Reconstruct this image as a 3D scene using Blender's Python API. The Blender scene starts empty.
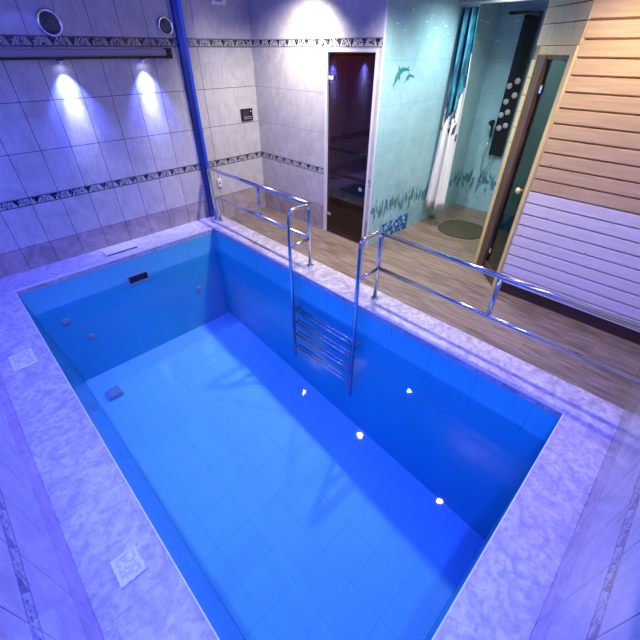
import bpy, bmesh, math, random
from mathutils import Vector, Matrix
random.seed(7)
S = bpy.context.scene
C = S.collection
PI = math.pi

# ------------------------------------------------------------------ camera
cd = bpy.data.cameras.new('camera'); cam = bpy.data.objects.new('camera', cd); C.objects.link(cam)
cd.sensor_width = 36; cd.lens = 360.6 / 640 * 36; cd.clip_start = .02
F = Vector((0.56291103, 0.56612683, -0.60218899)); R = Vector((0.71057383, -0.70361729, 0.00274534)); U = Vector((0.42215638, 0.42944512, 0.79834885))
M = Matrix.Identity(4)
for i in range(3):
    M[i][0], M[i][1], M[i][2] = R[i], U[i], -F[i]
M[0][3], M[1][3], M[2][3] = 0, 0, 2.0
cam.matrix_world = M
S.camera = cam

# ------------------------------------------------------------------ world, exposure, lights
w = bpy.data.worlds.new('world'); S.world = w; w.use_nodes = True
w.node_tree.nodes['Background'].inputs[0].default_value = (.25, .3, 1, 1)
w.node_tree.nodes['Background'].inputs[1].default_value = .05
S.view_settings.view_transform = 'Standard'; S.view_settings.look = 'None'
S.view_settings.exposure = 0.0; S.view_settings.gamma = 1.0
try: S.view_settings.use_curve_mapping = False
except Exception: pass

BLUE = (.07, .105, 1.0)
WHITE = (1.0, .93, .86)
WARM = (1.0, .82, .60)
P_STRIP_LEFT = 165; P_STRIP_FRONT = 80
P_SPOT = 215; P_WARM = 100; P_SHOWER = 120; P_WASH = 90; P_GLOW = 150; P_COOL = 2; P_POOL = 235

def area(name, loc, direction, sx, sy, power, col, spread=PI):
    l = bpy.data.lights.new(name, 'AREA'); l.shape = 'RECTANGLE'; l.size = sx; l.size_y = sy
    l.energy = power; l.color = col; l.spread = spread
    o = bpy.data.objects.new(name, l); C.objects.link(o); o.location = loc
    o.rotation_euler = Vector(direction).to_track_quat('-Z', 'Y').to_euler()
    return o
def spot(name, loc, target, power, col, angle=120, blend=.6, rad=.04):
    l = bpy.data.lights.new(name, 'SPOT'); l.energy = power; l.color = col
    l.spot_size = math.radians(angle); l.spot_blend = blend; l.shadow_soft_size = rad
    o = bpy.data.objects.new(name, l); C.objects.link(o); o.location = loc
    o.rotation_euler = (Vector(target) - Vector(loc)).to_track_quat('-Z', 'Y').to_euler()
    return o

XL, XR = -.36, 3.53          # tiled side walls
YF, YB = -.34, 4.83          # wall behind the camera side, wall with the light bar
ZC = 2.62                    # ceiling
ZF = -.10                    # walkway floor
PX0, PX1, PY0, PY1 = -.02, 2.32, -.056, 4.43   # pool opening
XO = 2.65                    # outer edge of the coping on the walkway side
WL = -.33                    # water level
XB = 3.70                    # cabin front
YT = 2.69                    # turquoise wall
XS = 5.90                    # shower end wall
YP = 1.50                    # cabin side towards the shower

# (area lights on the two LED strips; the strips themselves are built below)
area('strip_light_left', (XL + .09, 2.2, 2.53), (0, 0, -1), .06, 4.8, P_STRIP_LEFT, BLUE, math.radians(130))
area('strip_light_front', (1.2, YF + .09, 2.53), (0, 0, -1), 2.8, .06, P_STRIP_FRONT, BLUE, math.radians(130))
COOL_FILL = [(-.2, 3.3, 2.58), (-.2, 1.2, 2.58)]  # added unseen lamps giving cool fill along the left side
for l, q in (((.9, -.22, 2.58), (1.15, 2.0, -1.7)), ((-.24, 2.2, 2.58), (1.2, 2.7, -1.7))): spot('pool_fill_spot', l, q, P_POOL * (.7 if l[1] > 0 else 1), (.46, .53, 1), 48, .8)  # added lamps that brighten the pool floor, placed clear of its reflections
SPOTS = [((3.08, 3.54, 2.58), P_SPOT, WHITE), ((3.08, 2.15, 2.58), P_SPOT, WHITE), ((3.06, .62, 2.58), P_WARM, WARM)]
for i, (l, e, c) in enumerate(SPOTS):
    spot('ceiling_spot', l, (l[0] + (0 if c is WARM else .45), l[1] + (.6 if l[1] > 3 else 0), 0), e, c, 160 if c is WARM else 128, .8 if c is WARM else 1.0, .04)
spot('shower_spot', (4.5, 2.1, 2.58), (4.5, 2.1, 0), P_SHOWER, (.92, .97, 1), 148, 1.0)
for l in COOL_FILL: spot('cool_fill_spot', l, (l[0], l[1], 0), P_COOL, (.50, .62, 1), 150, .7)
for x in (1.22, 2.02):
    spot('wall_washer', (x, YB - .075, 1.86), (x, YB + .03, 1.0), P_WASH, (.62, .68, 1), 36, 1.0, .012)
    spot('washer_glow', (x, YB - .075, 1.86), (x, YB + .03, .9), P_GLOW, (.10, .13, 1), 80, 1.0, .012)

# ------------------------------------------------------------------ helpers
class MB:
    def __init__(s): s.bm = bmesh.new(); s.mi = 0
    def face(s, pts):
        vs = [s.bm.verts.new(p) for p in pts]
        f = s.bm.faces.new(vs); f.material_index = s.mi; return f
    def box(s, a, b, bev=0):
        x0, y0, z0 = a; x1, y1, z1 = b
        x0, x1 = min(x0, x1), max(x0, x1); y0, y1 = min(y0, y1), max(y0, y1); z0, z1 = min(z0, z1), max(z0, z1)
        v = [s.bm.verts.new(p) for p in [(x0,y0,z0),(x1,y0,z0),(x1,y1,z0),(x0,y1,z0),(x0,y0,z1),(x1,y0,z1),(x1,y1,z1),(x0,y1,z1)]]
        fs = []
        for q in [(3,2,1,0),(4,5,6,7),(0,1,5,4),(1,2,6,5),(2,3,7,6),(3,0,4,7)]:
            f = s.bm.faces.new([v[i] for i in q]); f.material_index = s.mi; fs.append(f)
        if bev:
            es = list({e for f in fs for e in f.edges})
            bmesh.ops.bevel(s.bm, geom=es, offset=bev, segments=2, profile=.5, affect='EDGES')
        return s
    def obox(s, c, ax, ay, az, hx, hy, hz, bev=0):   # oriented box
        c = Vector(c); ax, ay, az = Vector(ax).normalized(), Vector(ay).normalized(), Vector(az).normalized()
        n0 = set(s.bm.verts)
        s.box((-hx, -hy, -hz), (hx, hy, hz), bev)
        for v in s.bm.verts:
            if v not in n0: q = v.co.copy(); v.co = c + ax * q.x + ay * q.y + az * q.z
        return s
    def prism(s, poly, z0, z1):                       # polygon in xy (ccw) extruded in z
        b = [s.bm.verts.new((x, y, z0)) for x, y in poly]; t = [s.bm.verts.new((x, y, z1)) for x, y in poly]
        n = len(poly)
        fs = [s.bm.faces.new(b[::-1]), s.bm.faces.new(t)]
        for i in range(n): fs.append(s.bm.faces.new([b[i], b[(i+1) % n], t[(i+1) % n], t[i]]))
        for f in fs: f.material_index = s.mi
        return s
    def tube(s, pts, r, seg=12, cap=True, smooth=True):
        pts = [Vector(p) for p in pts]; rings = []
        t0 = (pts[1] - pts[0]).normalized()
        n = t0.orthogonal().normalized()
        for i, p in enumerate(pts):
            if i == 0: t = t0
            elif i == len(pts) - 1: t = (pts[-1] - pts[-2]).normalized()
            else: t = ((pts[i+1] - p).normalized() + (p - pts[i-1]).normalized()).normalized()
            n = (n - t * n.dot(t)).normalized(); b = t.cross(n)
            rr = r[i] if isinstance(r, (list, tuple)) else r
            rings.append([s.bm.verts.new(p + (n * math.cos(a) + b * math.sin(a)) * rr) for a in [2*PI*k/seg for k in range(seg)]])
        for a, b in zip(rings, rings[1:]):
            for k in range(seg):
                f = s.bm.faces.new([a[k], a[(k+1) % seg], b[(k+1) % seg], b[k]]); f.smooth = smooth; f.material_index = s.mi
        if cap:
            f = s.bm.faces.new(rings[0][::-1]); f.material_index = s.mi
            f = s.bm.faces.new(rings[-1]); f.material_index = s.mi
        return s
    def lathe(s, c, axis, prof, seg=28):              # prof: (radius, height along axis); open ends closed if radius>0
        c = Vector(c); ax = Vector(axis).normalized(); u = ax.orthogonal().normalized(); v = ax.cross(u); rings = []
        for r, h in prof:
            rings.append([s.bm.verts.new(c + ax*h + (u*math.cos(2*PI*k/seg) + v*math.sin(2*PI*k/seg))*max(r, 1e-5)) for k in range(seg)])
        for a, b in zip(rings, rings[1:]):
            for k in range(seg):
                f = s.bm.faces.new([a[k], a[(k+1) % seg], b[(k+1) % seg], b[k]]); f.material_index = s.mi
                f.smooth = True
        f = s.bm.faces.new(rings[0][::-1]); f.material_index = s.mi
        f = s.bm.faces.new(rings[-1]); f.material_index = s.mi
        return s
    def obj(s, name, mats, parent=None):
        bmesh.ops.recalc_face_normals(s.bm, faces=s.bm.faces)
        me = bpy.data.meshes.new(name); s.bm.to_mesh(me); s.bm.free()
        for m in (mats if isinstance(mats, (list, tuple)) else [mats]): me.materials.append(m)
        o = bpy.data.objects.new(name, me); C.objects.link(o)
        if parent:
            o.parent = parent
            pl = Vector((0, 0, 0)); q = parent
            while q: pl += q.location; q = q.parent
            o.location = -pl                           # meshes are written in world coordinates
        return o
def rnd(pts, r, seg=6):                               # round the corners of a polyline
    pts = [Vector(p) for p in pts]; out = [pts[0]]
    for a, b, c in zip(pts, pts[1:], pts[2:]):
        d1 = (a - b).normalized(); d2 = (c - b).normalized()
        p1 = b + d1 * r; p2 = b + d2 * r
        for k in range(seg + 1):
            t = k / seg; out.append(p1*(1-t)**2 + b*2*t*(1-t) + p2*t*t)
    out.append(pts[-1]); return out
def thing(name, label, cat, loc=(0, 0, 0), group=None):
    o = bpy.data.objects.new(name, None); C.objects.link(o); o.location = loc; o.empty_display_size = .1
    o['label'] = label; o['category'] = cat
    if group: o['group'] = group
    return o
def tag(o, label, cat, group=None):
    o['label'] = label; o['category'] = cat
    if group: o['group'] = group
    return o
def struct(o, label=None):
    o['kind'] = 'structure'
    if label: o['label'] = label
    return o
def adopt(light, parent):
    light.parent = parent; light.location = light.location - parent.location

# ------------------------------------------------------------------ materials
class NT:
    def __init__(s, name):
        s.m = bpy.data.materials.new(name); s.m.use_nodes = True; s.t = s.m.node_tree; s.b = s.t.nodes['Principled BSDF']; s.out = s.t.nodes['Material Output']
    def n(s, typ, **k):
        nd = s.t.nodes.new(typ)
        for a, v in k.items(): setattr(nd, a, v)
        return nd
    def link(s, a, b): s.t.links.new(a, b)
    def val(s, sock, v):
        if hasattr(v, 'is_output'): s.link(v, sock)
        else: sock.default_value = v
    def math(s, op, a, b=None, c=None):
        nd = s.n('ShaderNodeMath', operation=op); s.val(nd.inputs[0], a)
        if b is not None: s.val(nd.inputs[1], b)
        if c is not None: s.val(nd.inputs[2], c)
        return nd.outputs[0]
    def mix(s, f, a, b):
        nd = s.n('ShaderNodeMix', data_type='RGBA'); s.val(nd.inputs[0], f)
        for i, v in ((6, a), (7, b)):
            if hasattr(v, 'is_output'): s.link(v, nd.inputs[i])
            else: nd.inputs[i].default_value = (*v[:3], 1)
        return nd.outputs[2]
    def pos(s):
        if not hasattr(s, '_p'):
            g = s.n('ShaderNodeNewGeometry'); sp = s.n('ShaderNodeSeparateXYZ'); s.link(g.outputs['Position'], sp.inputs[0]); s._p = sp.outputs; s._g = g
        return s._p
    def coord(s):
        s.pos(); return s._g.outputs['Position']
    def noise(s, scale, detail=4, rough=.55, vec=None, dist=0):
        nd = s.n('ShaderNodeTexNoise'); nd.inputs['Scale'].default_value = scale; nd.inputs['Detail'].default_value = detail; nd.inputs['Roughness'].default_value = rough; nd.inputs['Distortion'].default_value = dist
        s.link(vec if vec is not None else s.coord(), nd.inputs['Vector']); return nd.outputs[0]
    def scale(s, v):
        nd = s.n('ShaderNodeVectorMath', operation='MULTIPLY'); s.link(s.coord(), nd.inputs[0]); nd.inputs[1].default_value = v; return nd.outputs[0]
    def ramp(s, f, stops):
        nd = s.n('ShaderNodeValToRGB'); s.link(f, nd.inputs[0]); e = nd.color_ramp.elements
        while len(e) < len(stops): e.new(.5)
        for q, (p, c) in zip(e, stops): q.position = p; q.color = (*c, 1) if len(c) == 3 else c
        return nd.outputs[0]
    def near(s, x, c, hw):                             # 1 where |x-c|<hw
        return s.math('LESS_THAN', s.math('ABSOLUTE', s.math('SUBTRACT', x, c)), hw)
    def grid(s, x, off, pitch, hw):                    # 1 on joints
        f = s.math('FRACT', s.math('DIVIDE', s.math('SUBTRACT', x, off), pitch))
        d = s.math('MINIMUM', f, s.math('SUBTRACT', 1.0, f))
        return s.math('LESS_THAN', d, hw / pitch)
    def mx(s, *a):
        r = a[0]
        for b in a[1:]: r = s.math('MAXIMUM', r, b)
        return r
    def bump(s, h, strength=.2, dist=.01):
        nd = s.n('ShaderNodeBump'); nd.inputs['Strength'].default_value = strength; nd.inputs['Distance'].default_value = dist
        s.link(h, nd.inputs['Height']); s.link(nd.outputs[0], s.b.inputs['Normal'])
    def fin(s, col=None, rough=None, metal=None, spec=None):
        if col is not None:
            if hasattr(col, 'is_output'): s.link(col, s.b.inputs['Base Color'])
            else: s.b.inputs['Base Color'].default_value = (*col[:3], 1)
        if rough is not None: s.val(s.b.inputs['Roughness'], rough)
        if metal is not None: s.b.inputs['Metallic'].default_value = metal
        if spec is not None: s.b.inputs['Specular IOR Level'].default_value = spec
        return s.m
def plain(name, col, rough=.5, metal=0, var=.06, sc=30, spec=.5):
    t = NT(name); f = t.noise(sc, 3)
    c = t.mix(f, [v * (1 - var) for v in col], [min(1, v * (1 + var)) for v in col])
    return t.fin(c, rough, metal, spec)
def emit(name, col, st):
    t = NT(name); t.b.inputs['Emission Color'].default_value = (*col, 1); t.b.inputs['Emission Strength'].default_value = st
    return t.fin((.8, .8, .8), .4)

def tile_wall(name, axis, u0, pitch, grout=(.06, .06, .11), umax=None, base=(.57, .54, .51), dark=(.42, .35, .33), vgrout=True):
    t = NT(name); p = t.pos(); u = p[0] if axis == 'x' else p[1]; z = p[2]
    n1 = t.noise(5, 6, .6, dist=1.2); n2 = t.noise(0, 6, .65, t.scale((34, 34, 9)) )
    n2 = t.n('ShaderNodeTexNoise'); n2.inputs['Scale'].default_value = 1; n2.inputs['Detail'].default_value = 5; t.link(t.scale((45, 45, 7)), n2.inputs['Vector']); n2 = n2.outputs[0]
    c = t.mix(t.ramp(n1, [(.3, (0, 0, 0)), (.7, (1, 1, 1))]), [v * .80 for v in base], [v * 1.08 for v in base])
    c = t.mix(t.math('MULTIPLY', t.ramp(n2, [(.5, (0, 0, 0)), (.68, (1, 1, 1))]), .5), c, [v * .70 for v in base])
    c2 = t.mix(t.ramp(n1, [(.35, (0, 0, 0)), (.65, (1, 1, 1))]), [v * .7 for v in dark], [v * 1.12 for v in dark])
    c = t.mix(t.math('LESS_THAN', z, .25), c, c2)
    hw = .0028
    zs = [.25, .665, .745, 1.155, 1.58, 2.005, 2.085, 2.5]
    g = t.mx(*[t.near(z, q, hw) for q in zs])
    if vgrout:
        v = t.grid(u, u0, pitch, hw)
        if umax is not None: v = t.math('MULTIPLY', v, t.math('LESS_THAN', u, umax))
        g = t.mx(g, v)
    # two decorative border courses: dark triangles, curled leaves, thin edge lines
    for zc in (.705, 2.045):
        inb = t.near(z, zc, .036)
        h = t.math('DIVIDE', t.math('SUBTRACT', z, zc - .036), .072)
        f = t.math('FRACT', t.math('DIVIDE', u, .17))
        tri = t.math('LESS_THAN', t.math('ABSOLUTE', t.math('SUBTRACT', f, .25)), t.math('MULTIPLY', h, .24))
        wv = t.n('ShaderNodeTexWave'); wv.inputs['Scale'].default_value = 13; wv.inputs['Distortion'].default_value = 9; wv.inputs['Detail'].default_value = 1; wv.inputs['Detail Scale'].default_value = 3
        t.link(t.coord(), wv.inputs['Vector'])
        leaf = t.math('GREATER_THAN', wv.outputs['Fac'], .62)
        leaf = t.math('MULTIPLY', leaf, t.math('GREATER_THAN', f, .42))
        d = t.mx(tri, leaf)
        holes = t.math('GREATER_THAN', t.noise(55, 2), .60)
        d = t.math('MULTIPLY', d, t.math('SUBTRACT', 1.0, t.math('MULTIPLY', holes, .6)))
        pc = t.mix(d, (.46, .44, .43), (.02, .02, .03))
        pc = t.mix(t.math('MULTIPLY', t.near(h, .5, .6), t.math('GREATER_THAN', t.math('ABSOLUTE', t.math('SUBTRACT', h, .5)), .43)), pc, (.05, .05, .07))
        c = t.mix(inb, c, pc)
    c = t.mix(g, c, grout)
    t.bump(t.math('SUBTRACT', 1.0, g), .4, .003)
    return t.fin(c, .08, 0, .5)

m_tile_back = tile_wall('tile_back', 'x', .775, .28, umax=2.76)
m_tile_left = tile_wall('tile_left', 'y', .20, .28)
m_tile_front = tile_wall('tile_front', 'x', .71, .28)
m_tile_right = tile_wall('tile_right', 'y', .2, .9, grout=(.30, .28, .30), vgrout=False)

def turq(name, axis):
    t = NT(name); p = t.pos(); u = p[0] if axis == 'x' else p[1]; z = p[2]
    n1 = t.noise(4, 5, .6, dist=.8)
    c = t.mix(t.ramp(n1, [(.3, (0, 0, 0)), (.7, (1, 1, 1))]), (.26, .51, .55), (.37, .62, .66))
    # painted seabed: seaweed tufts fading upwards, wave lines near the top
    nd = t.n('ShaderNodeTexNoise'); nd.inputs['Scale'].default_value = 1; nd.inputs['Detail'].default_value = 4; t.link(t.scale((26, 26, 6)), nd.inputs['Vector'])
    lim = t.math('ADD', .46, t.math('MULTIPLY', t.math('ABSOLUTE', t.math('SUBTRACT', z, .34)), 1.0))
    weed = t.math('GREATER_THAN', nd.outputs[0], lim)
    weed = t.math('MULTIPLY', weed, t.math('LESS_THAN', z, .75))
    c = t.mix(t.math('MULTIPLY', weed, .8), c, (.03, .16, .19))
    nd2 = t.noise(60, 2)
    c = t.mix(t.math('MULTIPLY', t.math('MULTIPLY', t.math('GREATER_THAN', nd2, .60), t.math('LESS_THAN', z, .2)), .5), c, (.06, .25, .3))
    nd3 = t.n('ShaderNodeTexNoise'); nd3.inputs['Scale'].default_value = 1; nd3.inputs['Detail'].default_value = 3; t.link(t.scale((5, 5, 40)), nd3.inputs['Vector'])
    wav = t.math('MULTIPLY', t.math('GREATER_THAN', nd3.outputs[0], .66), t.near(z, 2.2, .14))
    c = t.mix(t.math('MULTIPLY', wav, .7), c, (.8, .95, .95))
    g = t.mx(t.grid(z, -.1, .40, .002), t.grid(u, .07, .6, .002))
    c = t.mix(t.math('MULTIPLY', g, .45), c, (.08, .28, .30))
    return t.fin(c, .18, 0, .5)
m_turq_x = turq('turquoise_tile_x', 'x'); m_turq_y = turq('turquoise_tile_y', 'y')

def marble(name, a, b, sc=9):
    t = NT(name); n1 = t.noise(sc, 7, .62, dist=1.5); n2 = t.noise(sc * 3.3, 5, .6, dist=.6)
    c = t.mix(t.ramp(n1, [(.36, (0, 0, 0)), (.62, (1, 1, 1))]), a, b)
    c = t.mix(t.math('MULTIPLY', t.ramp(n2, [(.48, (0, 0, 0)), (.62, (1, 1, 1))]), .6), c, [v * .78 for v in a])
    return t, c
t, c = marble('coping_stone', (.36, .31, .33), (.61, .56, .56), 8)
p = t.pos()
g = t.grid(p[1], .34, .62, .0022); g = t.math('MULTIPLY', g, t.math('LESS_THAN', p[0], PX0))
c = t.mix(t.math('MULTIPLY', g, .6), c, (.2, .17, .2))
m_coping = t.fin(c, .3)
m_edge = plain('edge_trim', (.80, .80, .82), .3)

def pool_tile(name, axis, base, gc, off=.128, pitch=.42, zj=None):
    t = NT(name); p = t.pos(); u = p[0] if axis == 'x' else p[1]
    c = t.mix(t.noise(3, 4), [v * .92 for v in base], [min(1, v * 1.06) for v in base])
    g = t.mx(t.grid(u, off, pitch, .003), t.grid(p[2], 0, .42, .003) if zj is None else t.grid(p[1], zj, .35, .003))
    amt = .8 if zj is not None else t.math('MULTIPLY_ADD', t.math('GREATER_THAN', p[2], -.43), .6, .22)  # wall joints fade under water: murk put into the colour
    c = t.mix(t.math('MULTIPLY', g, amt), c, gc)
    return t.fin(c, .25 if zj is None else .7)
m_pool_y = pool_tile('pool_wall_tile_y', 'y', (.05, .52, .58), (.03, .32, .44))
m_pool_left_shaded = pool_tile('pool_wall_tile_left_shaded', 'y', (.04, .30, .46), (.03, .22, .38))  # darker copy of the wall tile, left wall's shade put into its colour
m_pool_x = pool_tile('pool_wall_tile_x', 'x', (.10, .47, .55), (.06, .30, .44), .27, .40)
m_pool_floor = pool_tile('pool_floor_tile', 'x', (.80, .72, .84), (.42, .55, .72), .32, .363, .29)

def floor_mat():
    t = NT('wood_look_tile')
    mp = t.n('ShaderNodeMapping'); t.link(t.coord(), mp.inputs[0]); mp.inputs['Rotation'].default_value = (0, 0, PI / 2)
    br = t.n('ShaderNodeTexBrick'); t.link(mp.outputs[0], br.inputs['Vector']); br.inputs['Scale'].default_value = 1
    br.inputs['Brick Width'].default_value = .9; br.inputs['Row Height'].default_value = .16; br.inputs['Mortar Size'].default_value = .003
    br.inputs['Color1'].default_value = (.12, .082, .054, 1); br.inputs['Color2'].default_value = (.215, .155, .105, 1); br.inputs['Mortar'].default_value = (.10, .07, .05, 1)
    nd = t.n('ShaderNodeTexNoise'); nd.inputs['Scale'].default_value = 1; nd.inputs['Detail'].default_value = 6; t.link(t.scale((38, 4, 1)), nd.inputs['Vector'])
    c = t.mix(t.math('MULTIPLY', t.ramp(nd.outputs[0], [(.4, (0, 0, 0)), (.68, (1, 1, 1))]), .7), br.outputs['Color'], (.36, .285, .21))
    nd2 = t.n('ShaderNodeTexNoise'); nd2.inputs['Scale'].default_value = 1; nd2.inputs['Detail'].default_value = 4; t.link(t.scale((60, 3, 1)), nd2.inputs['Vector'])
    c = t.mix(t.math('MULTIPLY', t.ramp(nd2.outputs[0], [(.52, (0, 0, 0)), (.7, (1, 1, 1))]), .5), c, (.12, .08, .055))
    return t.fin(c, .32)
m_floor = floor_mat()

def wood(name, a, b, vec, rough=.45, knots=True):
    t = NT(name)
    nd = t.n('ShaderNodeTexNoise'); nd.inputs['Scale'].default_value = 1; nd.inputs['Detail'].default_value = 5; nd.inputs['Distortion'].default_value = .5; t.link(t.scale(vec), nd.inputs['Vector'])
    c = t.mix(t.ramp(nd.outputs[0], [(.32, (0, 0, 0)), (.7, (1, 1, 1))]), a, b)
    if knots:
        vo = t.n('ShaderNodeTexVoronoi'); vo.inputs['Scale'].default_value = 5.5; t.link(t.coord(), vo.inputs['Vector'])
        k = t.math('LESS_THAN', vo.outputs['Distance'], .055)
        c = t.mix(t.math('MULTIPLY', k, .55), c, [v * .35 for v in a])
    return t.fin(c, rough)
m_pine = wood('pine_board', (.50, .34, .16), (.64, .46, .24), (3, 3, 45))
m_white_board = wood('whitewashed_board', (.66, .61, .58), (.78, .73, .70), (3, 3, 45))
m_pine_frame = wood('pine_frame', (.55, .41, .17), (.72, .56, .27), (45, 45, 4), knots=False)
m_brown_frame = wood('dark_brown_frame', (.055, .028, .016), (.14, .075, .04), (45, 45, 4), .55, False)
m_skirt = wood('dark_brown_skirting', (.045, .022, .016), (.08, .04, .03), (3, 3, 40), .4, False)
m_sauna = wood('sauna_wood', (.20, .10, .055), (.32, .17, .09), (60, 14, 3), .5, False)

m_steel = NT('stainless_steel'); f = m_steel.noise(60, 2); m_steel = m_steel.fin((.60, .62, .66), m_steel.math('ADD', .10, m_steel.math('MULTIPLY', f, .10)), 1)
m_chrome = plain('chrome', (.85, .85, .87), .08, 1, .02)
m_white = plain('white_plastic', (.78, .78, .78), .35)
m_grey = plain('grey_plastic', (.30, .31, .33), .4)
m_black = plain('black_plastic', (.012, .012, .014), .22)
m_rubber = plain('black_rubber', (.02, .02, .02), .7)
m_white_alu = plain('white_aluminium', (.66, .66, .69), .3)
m_ceiling = plain('ceiling_paint', (.10, .14, .46), .35)
m_mesh = NT('grille_mesh'); vo = m_mesh.n('ShaderNodeTexVoronoi'); vo.inputs['Scale'].default_value = 130; m_mesh.link(m_mesh.coord(), vo.inputs['Vector'])
m_mesh = m_mesh.fin(m_mesh.mix(m_mesh.math('GREATER_THAN', vo.outputs['Distance'], .42), (.008, .008, .012), (.11, .11, .13)), .5)
m_led = NT('blue_led_diffuser'); m_led.b.inputs['Emission Color'].default_value = (.004, .05, 1, 1); m_led.b.inputs['Emission Strength'].default_value = .35; m_led = m_led.fin((.02, .05, .35), .3)
m_bulb = emit('lamp_lens', (1, .96, .92), 40)
m_bulb_blue = emit('washer_lens', (.6, .68, 1), 25)

def glass(name, tint, rough=.0, f0=.04):
    t = NT(name); t.t.nodes.remove(t.b)
    tr = t.n('ShaderNodeBsdfTransparent'); tr.inputs[0].default_value = (*tint, 1)
    gl = t.n('ShaderNodeBsdfGlossy'); gl.inputs['Roughness'].default_value = rough
    g = t.n('ShaderNodeNewGeometry'); dt = t.n('ShaderNodeVectorMath', operation='DOT_PRODUCT'); t.link(g.outputs['Normal'], dt.inputs[0]); t.link(g.outputs['Incoming'], dt.inputs[1])
    k = t.math('POWER', t.math('SUBTRACT', 1.0, t.math('ABSOLUTE', dt.outputs['Value'])), 5.0)
    fr = t.math('ADD', f0, t.math('MULTIPLY', k, 1 - f0))
    mx = t.n('ShaderNodeMixShader'); t.link(fr, mx.inputs[0]); t.link(tr.outputs[0], mx.inputs[1]); t.link(gl.outputs[0], mx.inputs[2]); t.link(mx.outputs[0], t.out.inputs['Surface'])
    return t.m
m_glass_dark = glass('bronze_glass', (.44, .27, .21), 0, .07)
m_glass_green = glass('green_glass', (.50, .74, .68), 0, .08)

def water_mats():
    ms = []
    for top in (True, False):
        t = NT('water_surface' if top else 'water_body'); t.t.nodes.remove(t.b)
        tr = t.n('ShaderNodeBsdfTransparent')
        if top:
            gl = t.n('ShaderNodeBsdfGlossy'); gl.inputs['Roughness'].default_value = .02
            h = t.noise(2.2, 2); bp = t.n('ShaderNodeBump'); bp.inputs['Strength'].default_value = .05; bp.inputs['Distance'].default_value = .05
            t.link(h, bp.inputs['Height']); t.link(bp.outputs[0], gl.inputs['Normal'])
            dt = t.n('ShaderNodeVectorMath', operation='DOT_PRODUCT'); t.link(t._g.outputs['Normal'], dt.inputs[0]); t.link(t._g.outputs['Incoming'], dt.inputs[1])
            k = t.math('POWER', t.math('SUBTRACT', 1.0, t.math('ABSOLUTE', dt.outputs['Value'])), 5.0)
            fr = t.math('ADD', .02, t.math('MULTIPLY', k, .98))
            mx = t.n('ShaderNodeMixShader'); t.link(fr, mx.inputs[0]); t.link(tr.outputs[0], mx.inputs[1]); t.link(gl.outputs[0], mx.inputs[2]); t.link(mx.outputs[0], t.out.inputs['Surface'])
        else: t.link(tr.outputs[0], t.out.inputs['Surface'])
        ab = t.n('ShaderNodeVolumeAbsorption'); ab.inputs['Color'].default_value = (.38, .86, .95, 1); ab.inputs['Density'].default_value = .36
        t.link(ab.outputs[0], t.out.inputs['Volume'])
        ms.append(t.m)
    return ms
m_water = water_mats()

# ------------------------------------------------------------------ room shell
T = .1
b = MB(); b.box((XL - T, YB, ZF - T), (XR, YB + T, ZC)); struct(b.obj('wall_back', m_tile_back))
b = MB(); b.box((XL - T, YF - T, ZF - T), (XL, YB, ZC)); struct(b.obj('wall_left', m_tile_left))
b = MB(); b.box((XL, YF - T, ZF - T), (XS + T, YF, ZC)); struct(b.obj('wall_front', m_tile_front))
DY0, DY1, DZ = 2.755, 3.465, 1.98            # opening of the dark glass door
b = MB(); b.box((XR, DY1, ZF - T), (XR + T, YB + T, ZC)); b.box((XR, YT + .003, ZF - T), (XR + T, DY0, ZC)); b.box((XR, DY0, DZ), (XR + T, DY1, ZC))
b.box((XR + .04, DY0, ZF - T), (XR + T, DY1, ZF))
struct(b.obj('wall_right', m_tile_right))
b = MB(); b.box((XR + .004, YT, ZF - T), (XS + T, YT + .07, ZC)); wall_turq = struct(b.obj('wall_shower_side', m_turq_x))
b = MB(); b.box((XS, YF, ZF - T), (XS + T, YT, ZC)); struct(b.obj('wall_shower_end', m_turq_y))
b = MB(); b.box((XL - T, YF - T, ZC), (XS + T, YB + T, ZC + T)); struct(b.obj('ceiling', m_ceiling))
b = MB(); b.box((XO, YF, ZF - T), (XS, YT, ZF)); b.box((XO, YT, ZF - T), (XR, YB, ZF)); struct(b.obj('floor', m_floor))
# white corner bead where the tiled wall meets the turquoise wall
b = MB(); b.box((XR - .004, YT - .006, ZF), (XR + .012, YT + .008, ZC)); struct(b.obj('trim_1', m_white_alu))

# painted tiles on the turquoise wall
def dolphin(cx, cz, s, flip=1, rot=0.0):
    pts = [(-1, -.05), (-.82, .10), (-.62, .16), (-.45, .30), (-.15, .36), (.02, .34), (.20, .62), (.24, .30), (.50, .16), (.72, -.06), (.86, -.26),
           (1.12, -.28), (.96, -.40), (1.0, -.66), (.80, -.42), (.58, -.20), (.32, -.06), (.02, .0), (-.18, -.28), (-.24, -.02), (-.50, -.02), (-.72, -.02)]
    cr, sr = math.cos(rot), math.sin(rot); out = []
    for x, z in pts: out.append((cx + flip * s * (x*cr - z*sr), cz + s * (x*sr + z*cr)))
    return out
m_dol = plain('dolphin_paint', (.04, .26, .28), .25, 0, .5, 14)
def decal(name, poly, y, mat, parent, th=.002):
    b = MB(); f = [b.bm.verts.new((x, y - th, z)) for x, z in poly]; k = [b.bm.verts.new((x, y - .0002, z)) for x, z in poly]; n = len(f)
    b.bm.faces.new(f); b.bm.faces.new(k[::-1])
    for i in range(n): b.bm.faces.new([f[i], f[(i+1) % n], k[(i+1) % n], k[i]])
    return b.obj(name, mat, parent)
decal('dolphin_picture', dolphin(3.86, 1.77, .15, 1, .75), YT, m_dol, wall_turq)
decal('dolphin_picture', dolphin(4.03, 1.74, .09, 1, .5), YT, m_dol, wall_turq)
t = NT('blue_mosaic'); vo = t.n('ShaderNodeTexVoronoi'); vo.inputs['Scale'].default_value = 26; t.link(t.coord(), vo.inputs['Vector'])
sp = t.n('ShaderNodeSeparateColor'); t.link(vo.outputs['Color'], sp.inputs[0])
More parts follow.
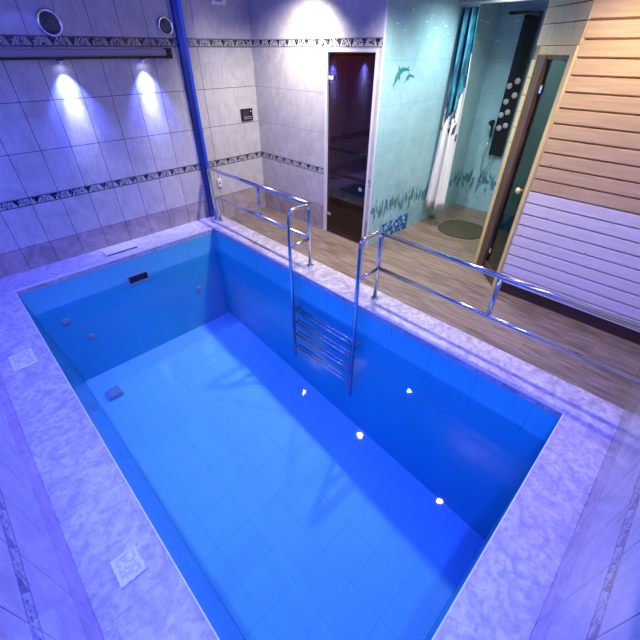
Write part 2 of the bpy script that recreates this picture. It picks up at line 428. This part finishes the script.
m_mosaic = t.fin(t.ramp(sp.outputs[0], [(.0, (.01, .05, .22)), (.45, (.02, .14, .42)), (.7, (.10, .40, .55)), (1, (.45, .75, .80))]), .2)
decal('mosaic_panel', [(3.80, ZF), (4.44, ZF), (4.44, .13), (3.80, .13)], YT, m_mosaic, wall_turq, .006)

# ------------------------------------------------------------------ swimming pool
pool = thing('swimming_pool', 'rectangular tiled indoor pool full of blue water with pale stone coping', 'swimming pool', (1.15, 2.2, 0))
zfl = lambda y: -2.0 + .55 * (y - PY0) / (PY1 - PY0)
FX0, FX1, FY0, FY1 = .13, PX1, PY0 - .0, PY1
za, zb = zfl(PY0), zfl(PY1)
th = .08; ZW = -.0605
def slab(name, quad, outward, mat):                    # wall slab with real thickness
    b = MB(); q = [Vector(v) for v in quad]; o = Vector(outward) * th
    f = [b.bm.verts.new(v) for v in q]; k = [b.bm.verts.new(v + o) for v in q]
    b.bm.faces.new(f); b.bm.faces.new(k[::-1])
    for i in range(4): b.bm.faces.new([f[i], f[(i+1) % 4], k[(i+1) % 4], k[i]])
    return b.obj(name, mat, pool)
slab('basin_wall', [(PX0, PY1, ZW), (PX1, PY1, ZW), (FX1, FY1, zb), (FX0, FY1, zb)], (0, 1, 0), m_pool_x)
slab('basin_wall', [(PX0, PY0, ZW), (PX1, PY0, ZW), (FX1, FY0, za), (FX0, FY0, za)], (0, -1, 0), m_pool_x)
slab('basin_wall', [(PX1, PY0, ZW), (PX1, PY1, ZW), (FX1, FY1, zb), (FX1, FY0, za)], (1, 0, 0), m_pool_y)
slab('basin_wall', [(PX0, PY0, ZW), (PX0, PY1, ZW), (FX0, FY1, zb), (FX0, FY0, za)], (-1, 0, 0), m_pool_left_shaded)
slab('basin_floor', [(FX0, FY0, za), (FX1, FY0, za), (FX1, FY1, zb), (FX0, FY1, zb)], (0, 0, -1), m_pool_floor)
# coping (ring of stone around the opening) and the light edge bead
b = MB(); e = .001
b.box((XL + e, YF + e, -.06), (XO, PY0, .0)); b.box((XL + e, PY1, -.06), (XO, YB - e, 0))
b.box((XL + e, PY0, -.06), (PX0, PY1, 0)); b.box((PX1, PY0, -.06), (XO, PY1, 0))
b.obj('coping', m_coping, pool)
b = MB(); b.box((PX1 + th + .003, YF + e, ZF + .001), (XO - .004, YB - e, -.06)); b.obj('coping_base', m_coping, pool)
b = MB(); k = .007
b.box((PX0 + .0005, PY0 + .0005, -.012), (PX0 + k, PY1 - .0005, .004)); b.box((PX1 - k, PY0 + .0005, -.012), (PX1 - .0005, PY1 - .0005, .004))
b.box((PX0 + k, PY1 - k, -.012), (PX1 - k, PY1 - .0005, .004)); b.box((PX0 + k, PY0 + .0005, -.012), (PX1 - k, PY0 + k, .004))
b.obj('edge_bead', m_edge, pool)
# water body
b = MB(); i_ = .0015
def wx(y): return PX0 + (FX0 - PX0) * (ZW - WL) / (ZW - zfl(y))
vt = [(wx(PY0) + i_, PY0 + i_, WL), (PX1 - i_, PY0 + i_, WL), (PX1 - i_, PY1 - i_, WL), (wx(PY1) + i_, PY1 - i_, WL)]
vb = [(FX0 + i_, PY0 + i_, za + i_), (PX1 - i_, PY0 + i_, za + i_), (PX1 - i_, PY1 - i_, zb + i_), (FX0 + i_, PY1 - i_, zb + i_)]
vt = [b.bm.verts.new(v) for v in vt]; vb = [b.bm.verts.new(v) for v in vb]
b.bm.faces.new(vt).material_index = 0
b.bm.faces.new(vb[::-1]).material_index = 1
for i in range(4): b.bm.faces.new([vt[i], vb[i], vb[(i+1) % 4], vt[(i+1) % 4]]).material_index = 1
water = b.obj('water', m_water, pool)
# skimmer mouth
b = MB(); sx0, sx1, sz0, sz1 = 1.03, 1.29, -.385, -.265
b.box((sx0, PY1 - .012, sz0), (sx1, PY1, sz0 + .014)); b.box((sx0, PY1 - .012, sz1 - .014), (sx1, PY1, sz1))
b.box((sx0, PY1 - .012, sz0 + .014), (sx0 + .014, PY1, sz1 - .014)); b.box((sx1 - .014, PY1 - .012, sz0 + .014), (sx1, PY1, sz1 - .014))
sk = b.obj('skimmer', m_grey, pool)
b = MB(); b.box((sx0 + .014, PY1 - .004, sz0 + .014), (sx1 - .014, PY1 - .0005, sz1 - .014)); b.obj('skimmer_flap', m_black, sk)
for (x, z) in ((.25, -.54), (.42, -.86), (1.9, -.82)):
    b = MB(); b.lathe((x, PY1 - .0005, z), (0, -1, 0), [(.045, 0), (.045, .008), (.03, .014), (.0, .014)], 18); b.obj('inlet_jet', m_grey, pool)
b = MB(); dx, dy = .33, 4.0; dz = zfl(dy)
b.box((dx - .08, dy - .08, dz + .002), (dx + .08, dy + .08, dz + .06), .01); b.obj('floor_drain', m_grey, pool)
for (x, z) in ((1.30, -.98),):
    pass

# ------------------------------------------------------------------ lids on the coping
lid = thing('skimmer_lid', 'long flat white skimmer lid on the coping against the back wall', 'lid', (1.12, 4.66, 0))
b = MB(); b.box((.93, 4.56, .001), (1.31, 4.75, .018), .004); b.obj('plate', plain('lid_cream', (.50, .46, .46), .35), lid)
b = MB(); b.box((.95, 4.553, .003), (1.30, 4.559, .012)); b.obj('dark_front_edge', m_black, lid)  # thin dark strip along the front edge of the lid
t = NT('lid_relief'); p = t.pos()
vo = t.n('ShaderNodeTexVoronoi'); vo.inputs['Scale'].default_value = 45; t.link(t.coord(), vo.inputs['Vector'])
t.bump(vo.outputs['Distance'], .5, .004)
m_lid = t.fin(t.mix(t.ramp(vo.outputs['Distance'], [(.2, (0, 0, 0)), (.6, (1, 1, 1))]), (.82, .82, .80), (.55, .54, .53)), .35)
def square_lid(x, y, sx, sy, label):
    r = thing('junction_lid', label, 'lid', (x, y, 0), 'square lids on the left coping')
    b = MB(); b.box((x - sx, y - sy, .001), (x + sx, y + sy, .010), .003); b.obj('plate', m_lid, r)
    b = MB(); b.box((x - sx + .006, y - sy + .006, .0102), (x + sx - .006, y - sy + .016, .013)); b.box((x - sx + .006, y + sy - .016, .0102), (x + sx - .006, y + sy - .006, .013))
    b.box((x - sx + .006, y - sy + .016, .0102), (x - sx + .016, y + sy - .016, .013)); b.box((x + sx - .016, y - sy + .016, .0102), (x + sx - .006, y + sy - .016, .013))
    b.obj('rim', m_white, r)
    b = MB(); b.lathe((x, y, .0102), (0, 0, 1), [(.014, 0), (.014, .004), (.008, .006), (0, .006)], 16); b.obj('center_cap', m_white, r)
square_lid(-.197, 3.16, .082, .115, 'square whitish lid on the left coping nearer the back wall')
square_lid(-.178, 1.125, .062, .075, 'square patterned white lid on the left coping nearest the viewer')

# ------------------------------------------------------------------ pool ladder and railings
RX = 2.52; IX = 2.235; rt = .0205
lad = thing('pool_ladder', 'stainless steel pool ladder with two tall looped handrails going down into the water', 'ladder', (2.4, 2.24, 0))
YLA, YLB = 2.70, 1.76
for y in (YLA, YLB):
    b = MB(); b.tube(rnd([(IX, y, -1.22), (IX, y, .71), (RX, y, .71), (RX, y, .002)], .07), rt, 14); hr = b.obj('handrail', m_steel, lad)
    b = MB(); b.tube([(IX + rt * .9, y, .33), (RX - rt * .9, y, .33)], .015); b.obj('crossbar', m_steel, hr)
    b = MB(); b.lathe((RX, y, .0005), (0, 0, 1), [(.042, 0), (.042, .006), (.024, .014), (.0215, .014)], 20); b.obj('floor_flange', m_steel, hr)
    b = MB(); b.tube([(IX + rt * .9, y, -.47), (PX1 - .012, y, -.47)], .013); b.lathe((PX1 - .002, y, -.47), (-1, 0, 0), [(.032, 0), (.032, .01), (0, .01)], 16); b.obj('wall_bracket', m_grey, hr)
for z in (-.46, -.64, -.83, -1.04):
    for dx in (0,):
        b = MB(); b.tube([(IX, YLB + rt * .9, z), (IX, YLA - rt * .9, z)], .016); b.tube([(IX + .05, YLB + .02, z + .002), (IX + .05, YLA - .02, z + .002)], .012)
        b.tube([(IX, YLB + .04, z), (IX + .05, YLB + .04, z)], .008); b.tube([(IX, YLA - .04, z), (IX + .05, YLA - .04, z)], .008)
        b.obj('rung', m_steel, lad)
def railing(label, top, low, posts, flanges):
    r = thing('safety_railing', label, 'railing', (RX, sum(v[1] for v in top) / len(top), 0), 'steel railings along the walkway side of the pool')
    b = MB(); b.tube(rnd(top, .05) if len(top) > 2 else top, rt, 14); b.obj('top_rail', m_steel, r)
    b = MB(); b.tube(rnd(low, .04) if len(low) > 2 else low, rt * .92, 14); b.obj('lower_rail', m_steel, r)
    for y in posts:
        b = MB(); b.tube([(RX, y, .34 + .012), (RX, y, .71 - .015)], .018); b.obj('post', m_steel, r)
    for y in flanges:
        b = MB(); b.lathe((RX, y, .0005), (0, 0, 1), [(.036, 0), (.036, .006), (.022, .012), (.0215, .012)], 18); b.obj('floor_flange', m_steel, r)
railing('steel two-bar railing running from the ladder to the back wall', [(RX, YLA + rt, .71), (RX, 4.68, .71), (RX, 4.68, .002)], [(RX, YLA + rt, .34), (RX, 4.58, .34), (RX, 4.58, .002)], [3.58], [4.58, 4.68])
railing('steel two-bar railing running from the ladder past the timber cabin', [(RX, YLB - rt, .69), (RX, YF + .002, .69)], [(RX, YLB - rt, .34), (RX, YF + .002, .34)], [.685], [])

# ------------------------------------------------------------------ blue LED profile on the back wall
m_blue_alu = plain('blue_tinted_metal', (.04, .08, .42), .25, .8)  # blue reflected by the metal is put into its tint
led = thing('led_profile', 'tall blue glowing vertical light profile on the back wall at the pool corner', 'light', (2.54, YB, .002))
b = MB(); b.box((2.49, YB - .045, .002), (2.598, YB - .002, ZC - .01), .006); b.obj('profile', m_blue_alu, led)
b = MB(); b.box((2.555, YB - .049, .02), (2.588, YB - .0455, ZC - .03)); b.obj('diffuser', m_led, led)

# ------------------------------------------------------------------ light bar with washers, grilles, small wall devices
bar = thing('light_bar', 'long horizontal light bar with downward spots under the tile border of the back wall', 'lamp', (.95, YB, 1.95))
b = MB(); b.box((-.2, YB - .085, 1.925), (2.30, YB - .002, 1.985), .006); b.obj('housing', plain('bar_housing', (.33, .30, .30), .35), bar)
b = MB(); b.box((-.2, YB - .095, 1.905), (2.30, YB - .02, 1.924)); b.obj('lower_channel', m_black, bar)
b = MB(); b.box((2.301, YB - .1, 1.90), (2.36, YB - .004, 1.995), .01); b.obj('end_cap', m_black, bar)
for x in (.1, 1.22, 2.02):
    b = MB(); b.lathe((x, YB - .06, 1.905), (0, 0, -1), [(.03, 0), (.03, .035), (.024, .035), (.024, .03), (0, .03)], 18); h = b.obj('spot_head', m_chrome, bar)
    b = MB(); b.lathe((x, YB - .06, 1.8745), (0, 0, -1), [(.023, 0), (.023, .002), (0, .002)], 16); b.obj('lens', m_bulb_blue if x > .5 else m_white, h)
def grille(x, z, r, label):
    g = thing('wall_grille', label, 'vent', (x, YB, z), 'round grilles above the tile border')
    b = MB(); b.lathe((x, YB - .001, z), (0, -1, 0), [(r, 0), (r, .012), (r * .92, .02), (r * .78, .016), (r * .76, .004), (0, .004)], 32); b.obj('ring', m_chrome, g)
    b = MB(); b.lathe((x, YB - .0055, z), (0, -1, 0), [(r * .75, 0), (r * .75, .004), (r * .4, .009), (0, .010)], 28); b.obj('mesh', m_mesh, g)
grille(1.26, 2.18, .105, 'large round dark grille with a bright ring, left of the pair above the light bar')
grille(2.385, 2.19, .085, 'smaller round grey grille beside the blue light profile')
pn = thing('control_panel', 'black rectangular control panel on the beige wall near the corner', 'control panel', (3.33, YB, 1.25))
b = MB(); b.box((3.235, YB - .022, 1.18), (3.425, YB - .001, 1.325), .004); b.obj('case', m_black, pn)
b = MB(); b.box((3.255, YB - .0245, 1.235), (3.36, YB - .0222, 1.305)); b.obj('screen', plain('dark_screen', (.03, .03, .035), .08), pn)
b = MB(); b.lathe((3.395, YB - .0222, 1.29), (0, -1, 0), [(.009, 0), (.009, .002), (0, .002)], 12); b.obj('indicator', m_white, pn)
for z in (1.2, 1.222):
    b = MB(); b.box((3.27, YB - .0235, z), (3.40, YB - .0222, z + .008)); b.obj('button', m_grey, pn)
wb = thing('wall_box', 'small white box with a grey window high on the beige wall', 'wall box', (3.09, YB, 2.46))
b = MB(); b.box((2.985, YB - .045, 2.405), (3.185, YB - .001, 2.53), .006); b.obj('case', m_white, wb)
b = MB(); b.box((3.03, YB - .047, 2.425), (3.13, YB - .0455, 2.46)); b.obj('window', m_grey, wb)
wl = thing('wall_outlet', 'small white fitting low on the beige wall behind the railing', 'fitting', (2.74, YB, .44))
b = MB(); b.box((2.70, YB - .03, .39), (2.77, YB - .001, .50), .008); b.obj('case', m_white, wl)
b = MB(); b.lathe((2.735, YB - .0305, .445), (0, -1, 0), [(.018, 0), (.018, .004), (0, .004)], 14); b.obj('dial', m_grey, wl)

# ------------------------------------------------------------------ dark glass door and the room behind it
door = bpy.data.objects.new('door_1', None); C.objects.link(door); door.location = (XR, 3.12, ZF); struct(door, 'dark bronze glass door in a white frame')
b = MB(); b.box((XR - .012, DY1 - .03, ZF + .001), (XR + .07, DY1 + .012, DZ + .012)); b.box((XR - .012, DY0 - .012, ZF + .001), (XR + .07, DY0 + .012, DZ + .012)); b.box((XR - .012, DY0 + .012, DZ - .012), (XR + .07, DY1 - .03, DZ + .012))
b.obj('door_frame', m_white_alu, door)
b = MB(); b.box((XR + .012, DY0 + .016, ZF + .01), (XR + .020, DY1 - .034, DZ - .016)); gl_ = b.obj('door_glass', m_glass_dark, door)
for z in (1.735, .17):
    b = MB(); b.box((XR - .004, DY1 - .12, z - .02), (XR + .0115, DY1 - .028, z + .02), .003); b.obj('hinge', m_chrome, door)
b = MB(); b.lathe((XR + .0115, 2.835, .62), (-1, 0, 0), [(.012, 0), (.012, .025), (.026, .03), (.026, .045), (0, .048)], 18); b.obj('door_knob', m_chrome, door)
ix0, ix1, iy0, iy1, iz = XR + T, 5.3, YT + .07, 4.3, 2.2
def board_wall(b, p0, p1, z0, z1, normal, n, vertical=True, d=.006, gap=.006):   # row of boards standing on a wall line
    p0, p1 = Vector(p0), Vector(p1); d_ = (p1 - p0); L = d_.length; dx = d_ / L; nz = Vector(normal)
    for i in range(n):
        a, c = L * i / n + gap / 2, L * (i + 1) / n - gap / 2
        m = p0 + dx * (a + c) / 2 + nz * d / 2
        b.obox((m.x, m.y, (z0 + z1) / 2), dx, nz, (0, 0, 1), (c - a) / 2, d / 2, (z1 - z0) / 2)
b = MB(); b.box((ix1, iy0, ZF), (ix1 + .05, iy1, iz)); board_wall(b, (ix1, iy0, 0), (ix1, iy1, 0), ZF, iz, (-1, 0, 0), 14, d=.014, gap=.012); struct(b.obj('wall_sauna_end', m_sauna))
b = MB(); b.box((ix0, iy1, ZF), (ix1 + .05, iy1 + .05, iz)); board_wall(b, (ix0, iy1, 0), (ix1, iy1, 0), ZF, iz, (0, -1, 0), 14, d=.014, gap=.012); struct(b.obj('wall_sauna_side', m_sauna))
b = MB(); b.box((ix0, iy0 + .001, ZF), (ix1, iy0 + .02, iz)); struct(b.obj('wall_sauna_near', m_sauna))
b = MB(); b.box((ix0, iy0, ZF - T), (ix1 + .05, iy1 + .05, ZF)); struct(b.obj('floor_sauna', m_skirt))
b = MB(); b.box((ix0, iy0, iz), (ix1 + .05, iy1 + .05, iz + .05)); struct(b.obj('ceiling_sauna', m_sauna))
def bench(z, x0, x1, label):
    r = thing('sauna_bench', label, 'bench', ((x0 + x1) / 2, 3.5, ZF), 'slatted benches behind the dark glass door')
    b = MB(); n = 4
    for i in range(n):
        a = x0 + (x1 - x0) * i / n; b.box((a + .008, iy0 + .03, z - .03), (a + (x1 - x0) / n - .008, iy1 - .02, z), .004)
    b.obj('slatted_seat', m_sauna, r)
    b = MB(); b.box((x0 + .01, iy0 + .04, z - .10), (x0 + .04, iy1 - .03, z - .031)); b.obj('front_rail', m_sauna, r)
    for y in (iy0 + .1, iy1 - .12):
        b = MB(); b.box((x0 + .05, y, ZF), (x0 + .10, y + .05, z - .031)); b.obj('leg', m_sauna, r)
        b = MB(); b.box((x1 - .10, y, ZF), (x1 - .05, y + .05, z - .031)); b.obj('leg', m_sauna, r)
bench(.36, 4.35, 4.78, 'lower slatted wooden bench seen through the dark glass door')
bench(.80, 4.80, 5.27, 'upper slatted wooden bench seen through the dark glass door')
l = bpy.data.lights.new('sauna_fill_light', 'POINT'); l.energy = 20; l.color = (1, .6, .4); l.shadow_soft_size = .06  # added light to bring out the wood behind the dark glass
sl = thing('sauna_fill_lamp', 'added fill lamp on the sauna ceiling, brightening the room behind the dark glass door', 'lamp', (4.4, 3.5, 2.18))
o = bpy.data.objects.new('lamp_light', l); C.objects.link(o); o.location = (0, 0, -.12); o.parent = sl
b = MB(); b.lathe((4.4, 3.5, 2.199), (0, 0, -1), [(.08, 0), (.08, .02), (.05, .045), (0, .05)], 20); b.obj('shade', m_white, sl)

# ------------------------------------------------------------------ timber sauna cabin
cab = thing('sauna_cabin', 'timber clad sauna cabin with a narrow glass door across its corner', 'sauna cabin', (XB, .4, ZF))
HB = ZC - .004; cy = 1.03                               # corner of the front
c0 = Vector((XB, cy, 0)); c1 = Vector((XB + .465, cy + .465, 0)); dd = (c1 - c0).normalized(); nn = Vector((-dd.y, dd.x, 0))
SK = .02
def clad(b, y0, y1, z0, joints, zt):
    zs = [z0] + joints + [zt]
    for a, c in zip(zs, zs[1:]):
        # board: chamfered top and bottom edge so a shadow groove opens at each joint
        pr = [(XB + .03, a), (XB + .018, a + .002), (XB, a + .011), (XB, c - .007), (XB + .018, c - .003), (XB + .03, c)]
        f0 = [b.bm.verts.new((x, y0, z)) for x, z in pr]; f1 = [b.bm.verts.new((x, y1, z)) for x, z in pr]; n = len(pr)
        b.bm.faces.new(f0[::-1]); b.bm.faces.new(f1)
        for i in range(n): b.bm.faces.new([f0[i], f0[(i+1) % n], f1[(i+1) % n], f1[i]])
lowj = [.965 - .105 * k for k in range(8, 0, -1)]
upj = [.965 + .109 * k for k in range(1, 16) if .965 + .109 * k < HB - .02]
yfr = YF + .003
b = MB(); clad(b, yfr, cy - .012, SK, lowj, .965); b.obj('lower_cladding', m_white_board, cab)
b = MB(); clad(b, yfr, cy - .012, .965, upj, HB); b.obj('upper_cladding', m_pine, cab)
b = MB(); b.box((XB + .025, yfr, ZF + .001), (XB + .045, cy - .012, SK)); b.obj('skirting', m_skirt, cab)
b = MB(); b.box((XB + .031, yfr, SK + .001), (XB + .05, cy - .012, HB)); b.obj('inner_lining', m_pine, cab)
def diag(b, s0, s1, z0, z1, d0, d1, bev=0):            # box on the diagonal: s along it, d outwards
    m = c0 + dd * (s0 + s1) / 2 + nn * (d0 + d1) / 2
    b.obox((m.x, m.y, (z0 + z1) / 2), dd, nn, (0, 0, 1), (s1 - s0) / 2, (d1 - d0) / 2, (z1 - z0) / 2, bev)
L = (c1 - c0).length
s_a, s_b, s_c = .055, .39, .56                        # right jamb end, frame start, post start
DT = 1.96
b = MB(); diag(b, -.004, s_a, ZF + .001, DT + .06, -.03, .012, .004); b.obj('corner_trim', m_pine_frame, cab)
zz = [DT + .06] + [v for v in upj if v > DT + .12] + [HB]
b = MB()
for a, c in zip(zz, zz[1:]): diag(b, -.004, L, a + .003, c - .003, -.03, .0, .003)
b.obj('overdoor_cladding', m_pine_frame, cab)
b = MB(); zz = [ZF + .001 + .135 * k for k in range(0, 16)]
for a in zz:
    if a + .132 < DT + .055: diag(b, s_c, L, a, a + .130, -.05, .004, .004)
b.obj('post_cladding', m_pine_frame, cab)
b = MB(); diag(b, s_a + .001, s_c - .001, DT, DT + .059, -.05, .010, .003); b.obj('door_head', m_pine_frame, cab)
b = MB(); diag(b, s_b + .05, s_c - .001, ZF + .001, DT - .001, -.05, .014, .004); diag(b, s_b, s_b + .049, ZF + .001, DT - .001, -.05, .026, .006); diag(b, s_a + .001, s_b - .001, DT - .03, DT - .001, -.04, .008)
b.obj('door_jamb', m_brown_frame, cab)
dl = MB(); diag(dl, s_a + .004, s_b - .004, .06, DT - .034, -.016, -.008); dl = dl.obj('door_leaf', m_glass_green, cab)
b = MB(); diag(b, s_a + .002, s_b - .002, ZF + .008, .058, -.03, -.002, .004); b.obj('kick_rail', m_brown_frame, dl)
for z in (1.72, .2):
    b = MB(); diag(b, s_b - .06, s_b + .0, z - .03, z + .03, -.0075, .006, .003); b.obj('hinge', m_chrome, dl)
hc = c0 + dd * (s_a + .06) + nn * -.0078
b = MB(); b.lathe((hc.x, hc.y, .93), nn, [(.012, 0), (.012, .03), (.028, .036), (.028, .052), (0, .056)], 18); b.obj('door_knob', m_pine_frame, dl)
# side wall to the shower and inside of the cabin
b = MB(); b.box((c1.x + .03, c1.y - .06, ZF + .001), (XS - .002, c1.y, HB)); b.obj('side_wall', m_pine_frame, cab)
b = MB(); b.box((4.9, yfr, ZF + .001), (4.94, c1.y - .062, HB)); b.obj('rear_wall', m_pine, cab)
b = MB(); b.box((4.45, YF + .02, .30), (4.88, c1.y - .10, .36)); b.obj('inner_bench', m_pine, cab)

# ------------------------------------------------------------------ shower corner
rod = thing('curtain_rod', 'white shower curtain rod spanning the shower opening', 'curtain rod', (4.9, 2.1, 2.40))
b = MB(); b.tube([(4.9, YT - .002, 2.40), (4.9, c1.y + .002, 2.40)], .013, 12); b.obj('rod', m_white, rod)
for y, s in ((YT - .0005, -1), (c1.y + .0005, 1)):
    b = MB(); b.lathe((4.9, y, 2.40), (0, s, 0), [(.03, 0), (.03, .008), (.014, .012), (.0135, .012)], 18); b.obj('flange', m_white, rod)
t = NT('curtain_print'); p = t.pos()
n1 = t.n('ShaderNodeTexNoise'); n1.inputs['Scale'].default_value = 1; n1.inputs['Detail'].default_value = 5; t.link(t.scale((6, 26, 3.5)), n1.inputs['Vector'])
blue = t.ramp(n1.outputs[0], [(.30, (.004, .015, .03)), (.44, (.006, .06, .11)), (.54, (.012, .17, .25)), (.64, (.06, .36, .44)), (.76, (.5, .7, .74))])
n2 = t.n('ShaderNodeTexNoise'); n2.inputs['Scale'].default_value = 1; n2.inputs['Detail'].default_value = 5; t.link(t.scale((10, 24, 5)), n2.inputs['Vector'])
edge = t.math('ADD', 1.28, t.math('MULTIPLY', t.math('SUBTRACT', n2.outputs[0], .5), 1.5))
white = t.mix(n1.outputs[0], (.70, .70, .68), (.82, .82, .80))
darkband = t.math('MULTIPLY', t.math('GREATER_THAN', p[2], edge), t.math('LESS_THAN', p[2], t.math('ADD', edge, .10)))
c = t.mix(t.math('GREATER_THAN', p[2], edge), white, blue)
c = t.mix(darkband, c, (.02, .03, .04))
stripe = t.math('GREATER_THAN', t.math('ADD', t.math('MULTIPLY', t.math('SUBTRACT', 2.62, p[1]), 1.0), t.math('MULTIPLY', n2.outputs[0], .12)), .25)
c = t.mix(stripe, c, (.80, .84, .82))
m_curt = t.fin(c, .6)
cur = thing('shower_curtain', 'shower curtain with teal print above and white below, drawn to the wall', 'curtain', (4.9, 2.6, 2.36))
b = MB(); nu, nz_ = 64, 24; rows = []
for j in range(nz_ + 1):
    v = j / nz_; z = 2.365 - v * 2.19; row = []
    for i in range(nu + 1):
        u = i / nu
        wdt = .20 + .13 * v
        y = YT - .03 - u * wdt - .02 * math.sin(v * 3)
        a = .036 + .03 * v
        x = 4.9 - .02 - .10 * v + a * math.sin(u * 2 * PI * 2.5 + .5 * math.sin(v * 2)) + .012 * math.sin(u * 23 + v * 3)
        row.append(b.bm.verts.new((x, y, z)))
    rows.append(row)
for r0, r1 in zip(rows, rows[1:]):
    for i in range(nu): f = b.bm.faces.new([r0[i], r0[i+1], r1[i+1], r1[i]]); f.smooth = True
fab = b.obj('fabric', m_curt, cur)
sm = fab.modifiers.new('thickness', 'SOLIDIFY'); sm.thickness = .003
for i in range(6):
    y = YT - .05 - i * .032; pts = [(4.9 + .022 * math.sin(a), y, 2.395 + .026 * math.cos(a)) for a in [2*PI*k/14 for k in range(15)]]
    b = MB(); b.tube(pts, .003, 6, False); b.obj('ring', m_white, cur)

mat_ = NT('perforated_mat'); vo = mat_.n('ShaderNodeTexVoronoi'); vo.inputs['Scale'].default_value = 32; vo.inputs['Randomness'].default_value = .2; mat_.link(mat_.coord(), vo.inputs['Vector'])
m_mat = mat_.fin(mat_.mix(mat_.math('LESS_THAN', vo.outputs['Distance'], .3), (.045, .045, .022), (.10, .085, .05)), .7)
b = MB(); poly = []
for k in range(40):
    a = 2*PI*k/40; ca, sa = math.cos(a), math.sin(a)
    q = (abs(ca)**2.6 + abs(sa)**2.6) ** (-1/2.6)
    poly.append((4.97 + .32 * q * ca, 2.08 + .32 * q * sa))
b.prism(poly, ZF + .001, ZF + .012); tag(b.obj('shower_mat', m_mat), 'dark olive perforated rubber mat on the shower floor', 'mat')

m_jet = plain('jet_grey', (.42, .45, .47), .25)
sp_ = thing('shower_column', 'tall black shower column with round white jets on the turquoise end wall', 'shower column', (XS, 2.25, 1.5))
b = MB(); b.box((XS - .06, 2.14, .74), (XS - .002, 2.34, 2.36), .008); b.obj('panel_body', m_black, sp_)
for i, (y, z) in enumerate([(2.29, 1.60), (2.20, 1.66), (2.28, 1.42), (2.19, 1.50), (2.30, 1.26), (2.22, 1.30), (2.28, 1.10), (2.20, 1.14)]):
    b = MB(); b.lathe((XS - .0605, y, z), (-1, 0, 0), [(.036, 0), (.036, .012), (.026, .02), (0, .02)], 20); b.obj('body_jet', m_jet, sp_)
b = MB(); b.box((5.42, 2.13, 2.315), (XS - .062, 2.36, 2.345), .006); rh = b.obj('rain_head', m_black, sp_)
b = MB(); b.box((5.45, 2.155, 2.312), (5.80, 2.335, 2.3148)); b.obj('spray_plate', m_chrome, rh)
b = MB(); b.tube(rnd([(XS - .075, 2.36, 1.05), (XS - .10, 2.40, .70), (XS - .10, 2.36, .45), (XS - .09, 2.28, .60), (XS - .075, 2.26, .76)], .05), .008, 8); b.obj('hose', m_chrome, sp_)
b = MB(); b.tube([(XS - .08, 2.365, .98), (XS - .09, 2.37, 1.12)], .014, 10); b.tube([(XS - .09, 2.37, 1.12), (XS - .13, 2.375, 1.17)], [.02, .045], 14); b.obj('hand_shower', m_black, sp_)

# ------------------------------------------------------------------ ceiling fittings (their light is set at the top; pool and left-wall ones are added)
for (l, e, c), lab in zip(SPOTS + [((4.5, 2.1, 2.58), 0, 0)] + [(l, 0, 0) for l in COOL_FILL + [(.9, -.22, 2.58), (-.24, 2.2, 2.58)]],
        ['round ceiling downlight over the walkway by the dark glass door', 'round ceiling downlight over the walkway by the ladder', 'round warm ceiling downlight in front of the timber cabin', 'round ceiling downlight inside the shower', 'added ceiling fill light by the left wall near the light bar', 'added ceiling fill light by the left wall near the viewer', 'added ceiling fill light over the near end of the pool aimed at the water', 'added ceiling fill light by the middle of the left wall aimed at the water']):
    r = thing('ceiling_downlight', lab, 'lamp', (l[0], l[1], ZC), 'round ceiling downlights')
    b = MB(); b.lathe((l[0], l[1], ZC - .001), (0, 0, -1), [(.05, 0), (.05, .008), (.038, .012), (.036, .006), (0, .006)], 20); b.obj('bezel', m_chrome, r)
    b = MB(); b.lathe((l[0], l[1], ZC - .0075), (0, 0, -1), [(.034, 0), (.034, .003), (0, .004)], 18); b.obj('lens', m_bulb, r)
r = thing('led_strip', 'blue LED strip under the ceiling along the left wall', 'lamp', (XL, 2.2, 2.54))
b = MB(); b.box((XL + .001, -.1, 2.535), (XL + .15, 4.5, 2.56)); b.obj('profile', m_white_alu, r)
r = thing('led_strip', 'blue LED strip under the ceiling along the wall behind the viewer', 'lamp', (1.2, YF, 2.54))
b = MB(); b.box((-.2, YF + .001, 2.535), (2.6, YF + .15, 2.56)); b.obj('profile', m_white_alu, r)
r = thing('indicator_light', 'small green indicator light on the shower ceiling', 'lamp', (4.72, 2.28, ZC))
b = MB(); b.lathe((4.72, 2.28, ZC - .001), (0, 0, -1), [(.03, 0), (.03, .008), (.022, .010), (0, .010)], 18); b.obj('bezel', m_white, r)
b = MB(); b.lathe((4.72, 2.28, ZC - .0112), (0, 0, -1), [(.02, 0), (.02, .003), (0, .006)], 16); b.obj('lens', emit('green_lens', (.02, 1, .25), 25), r)
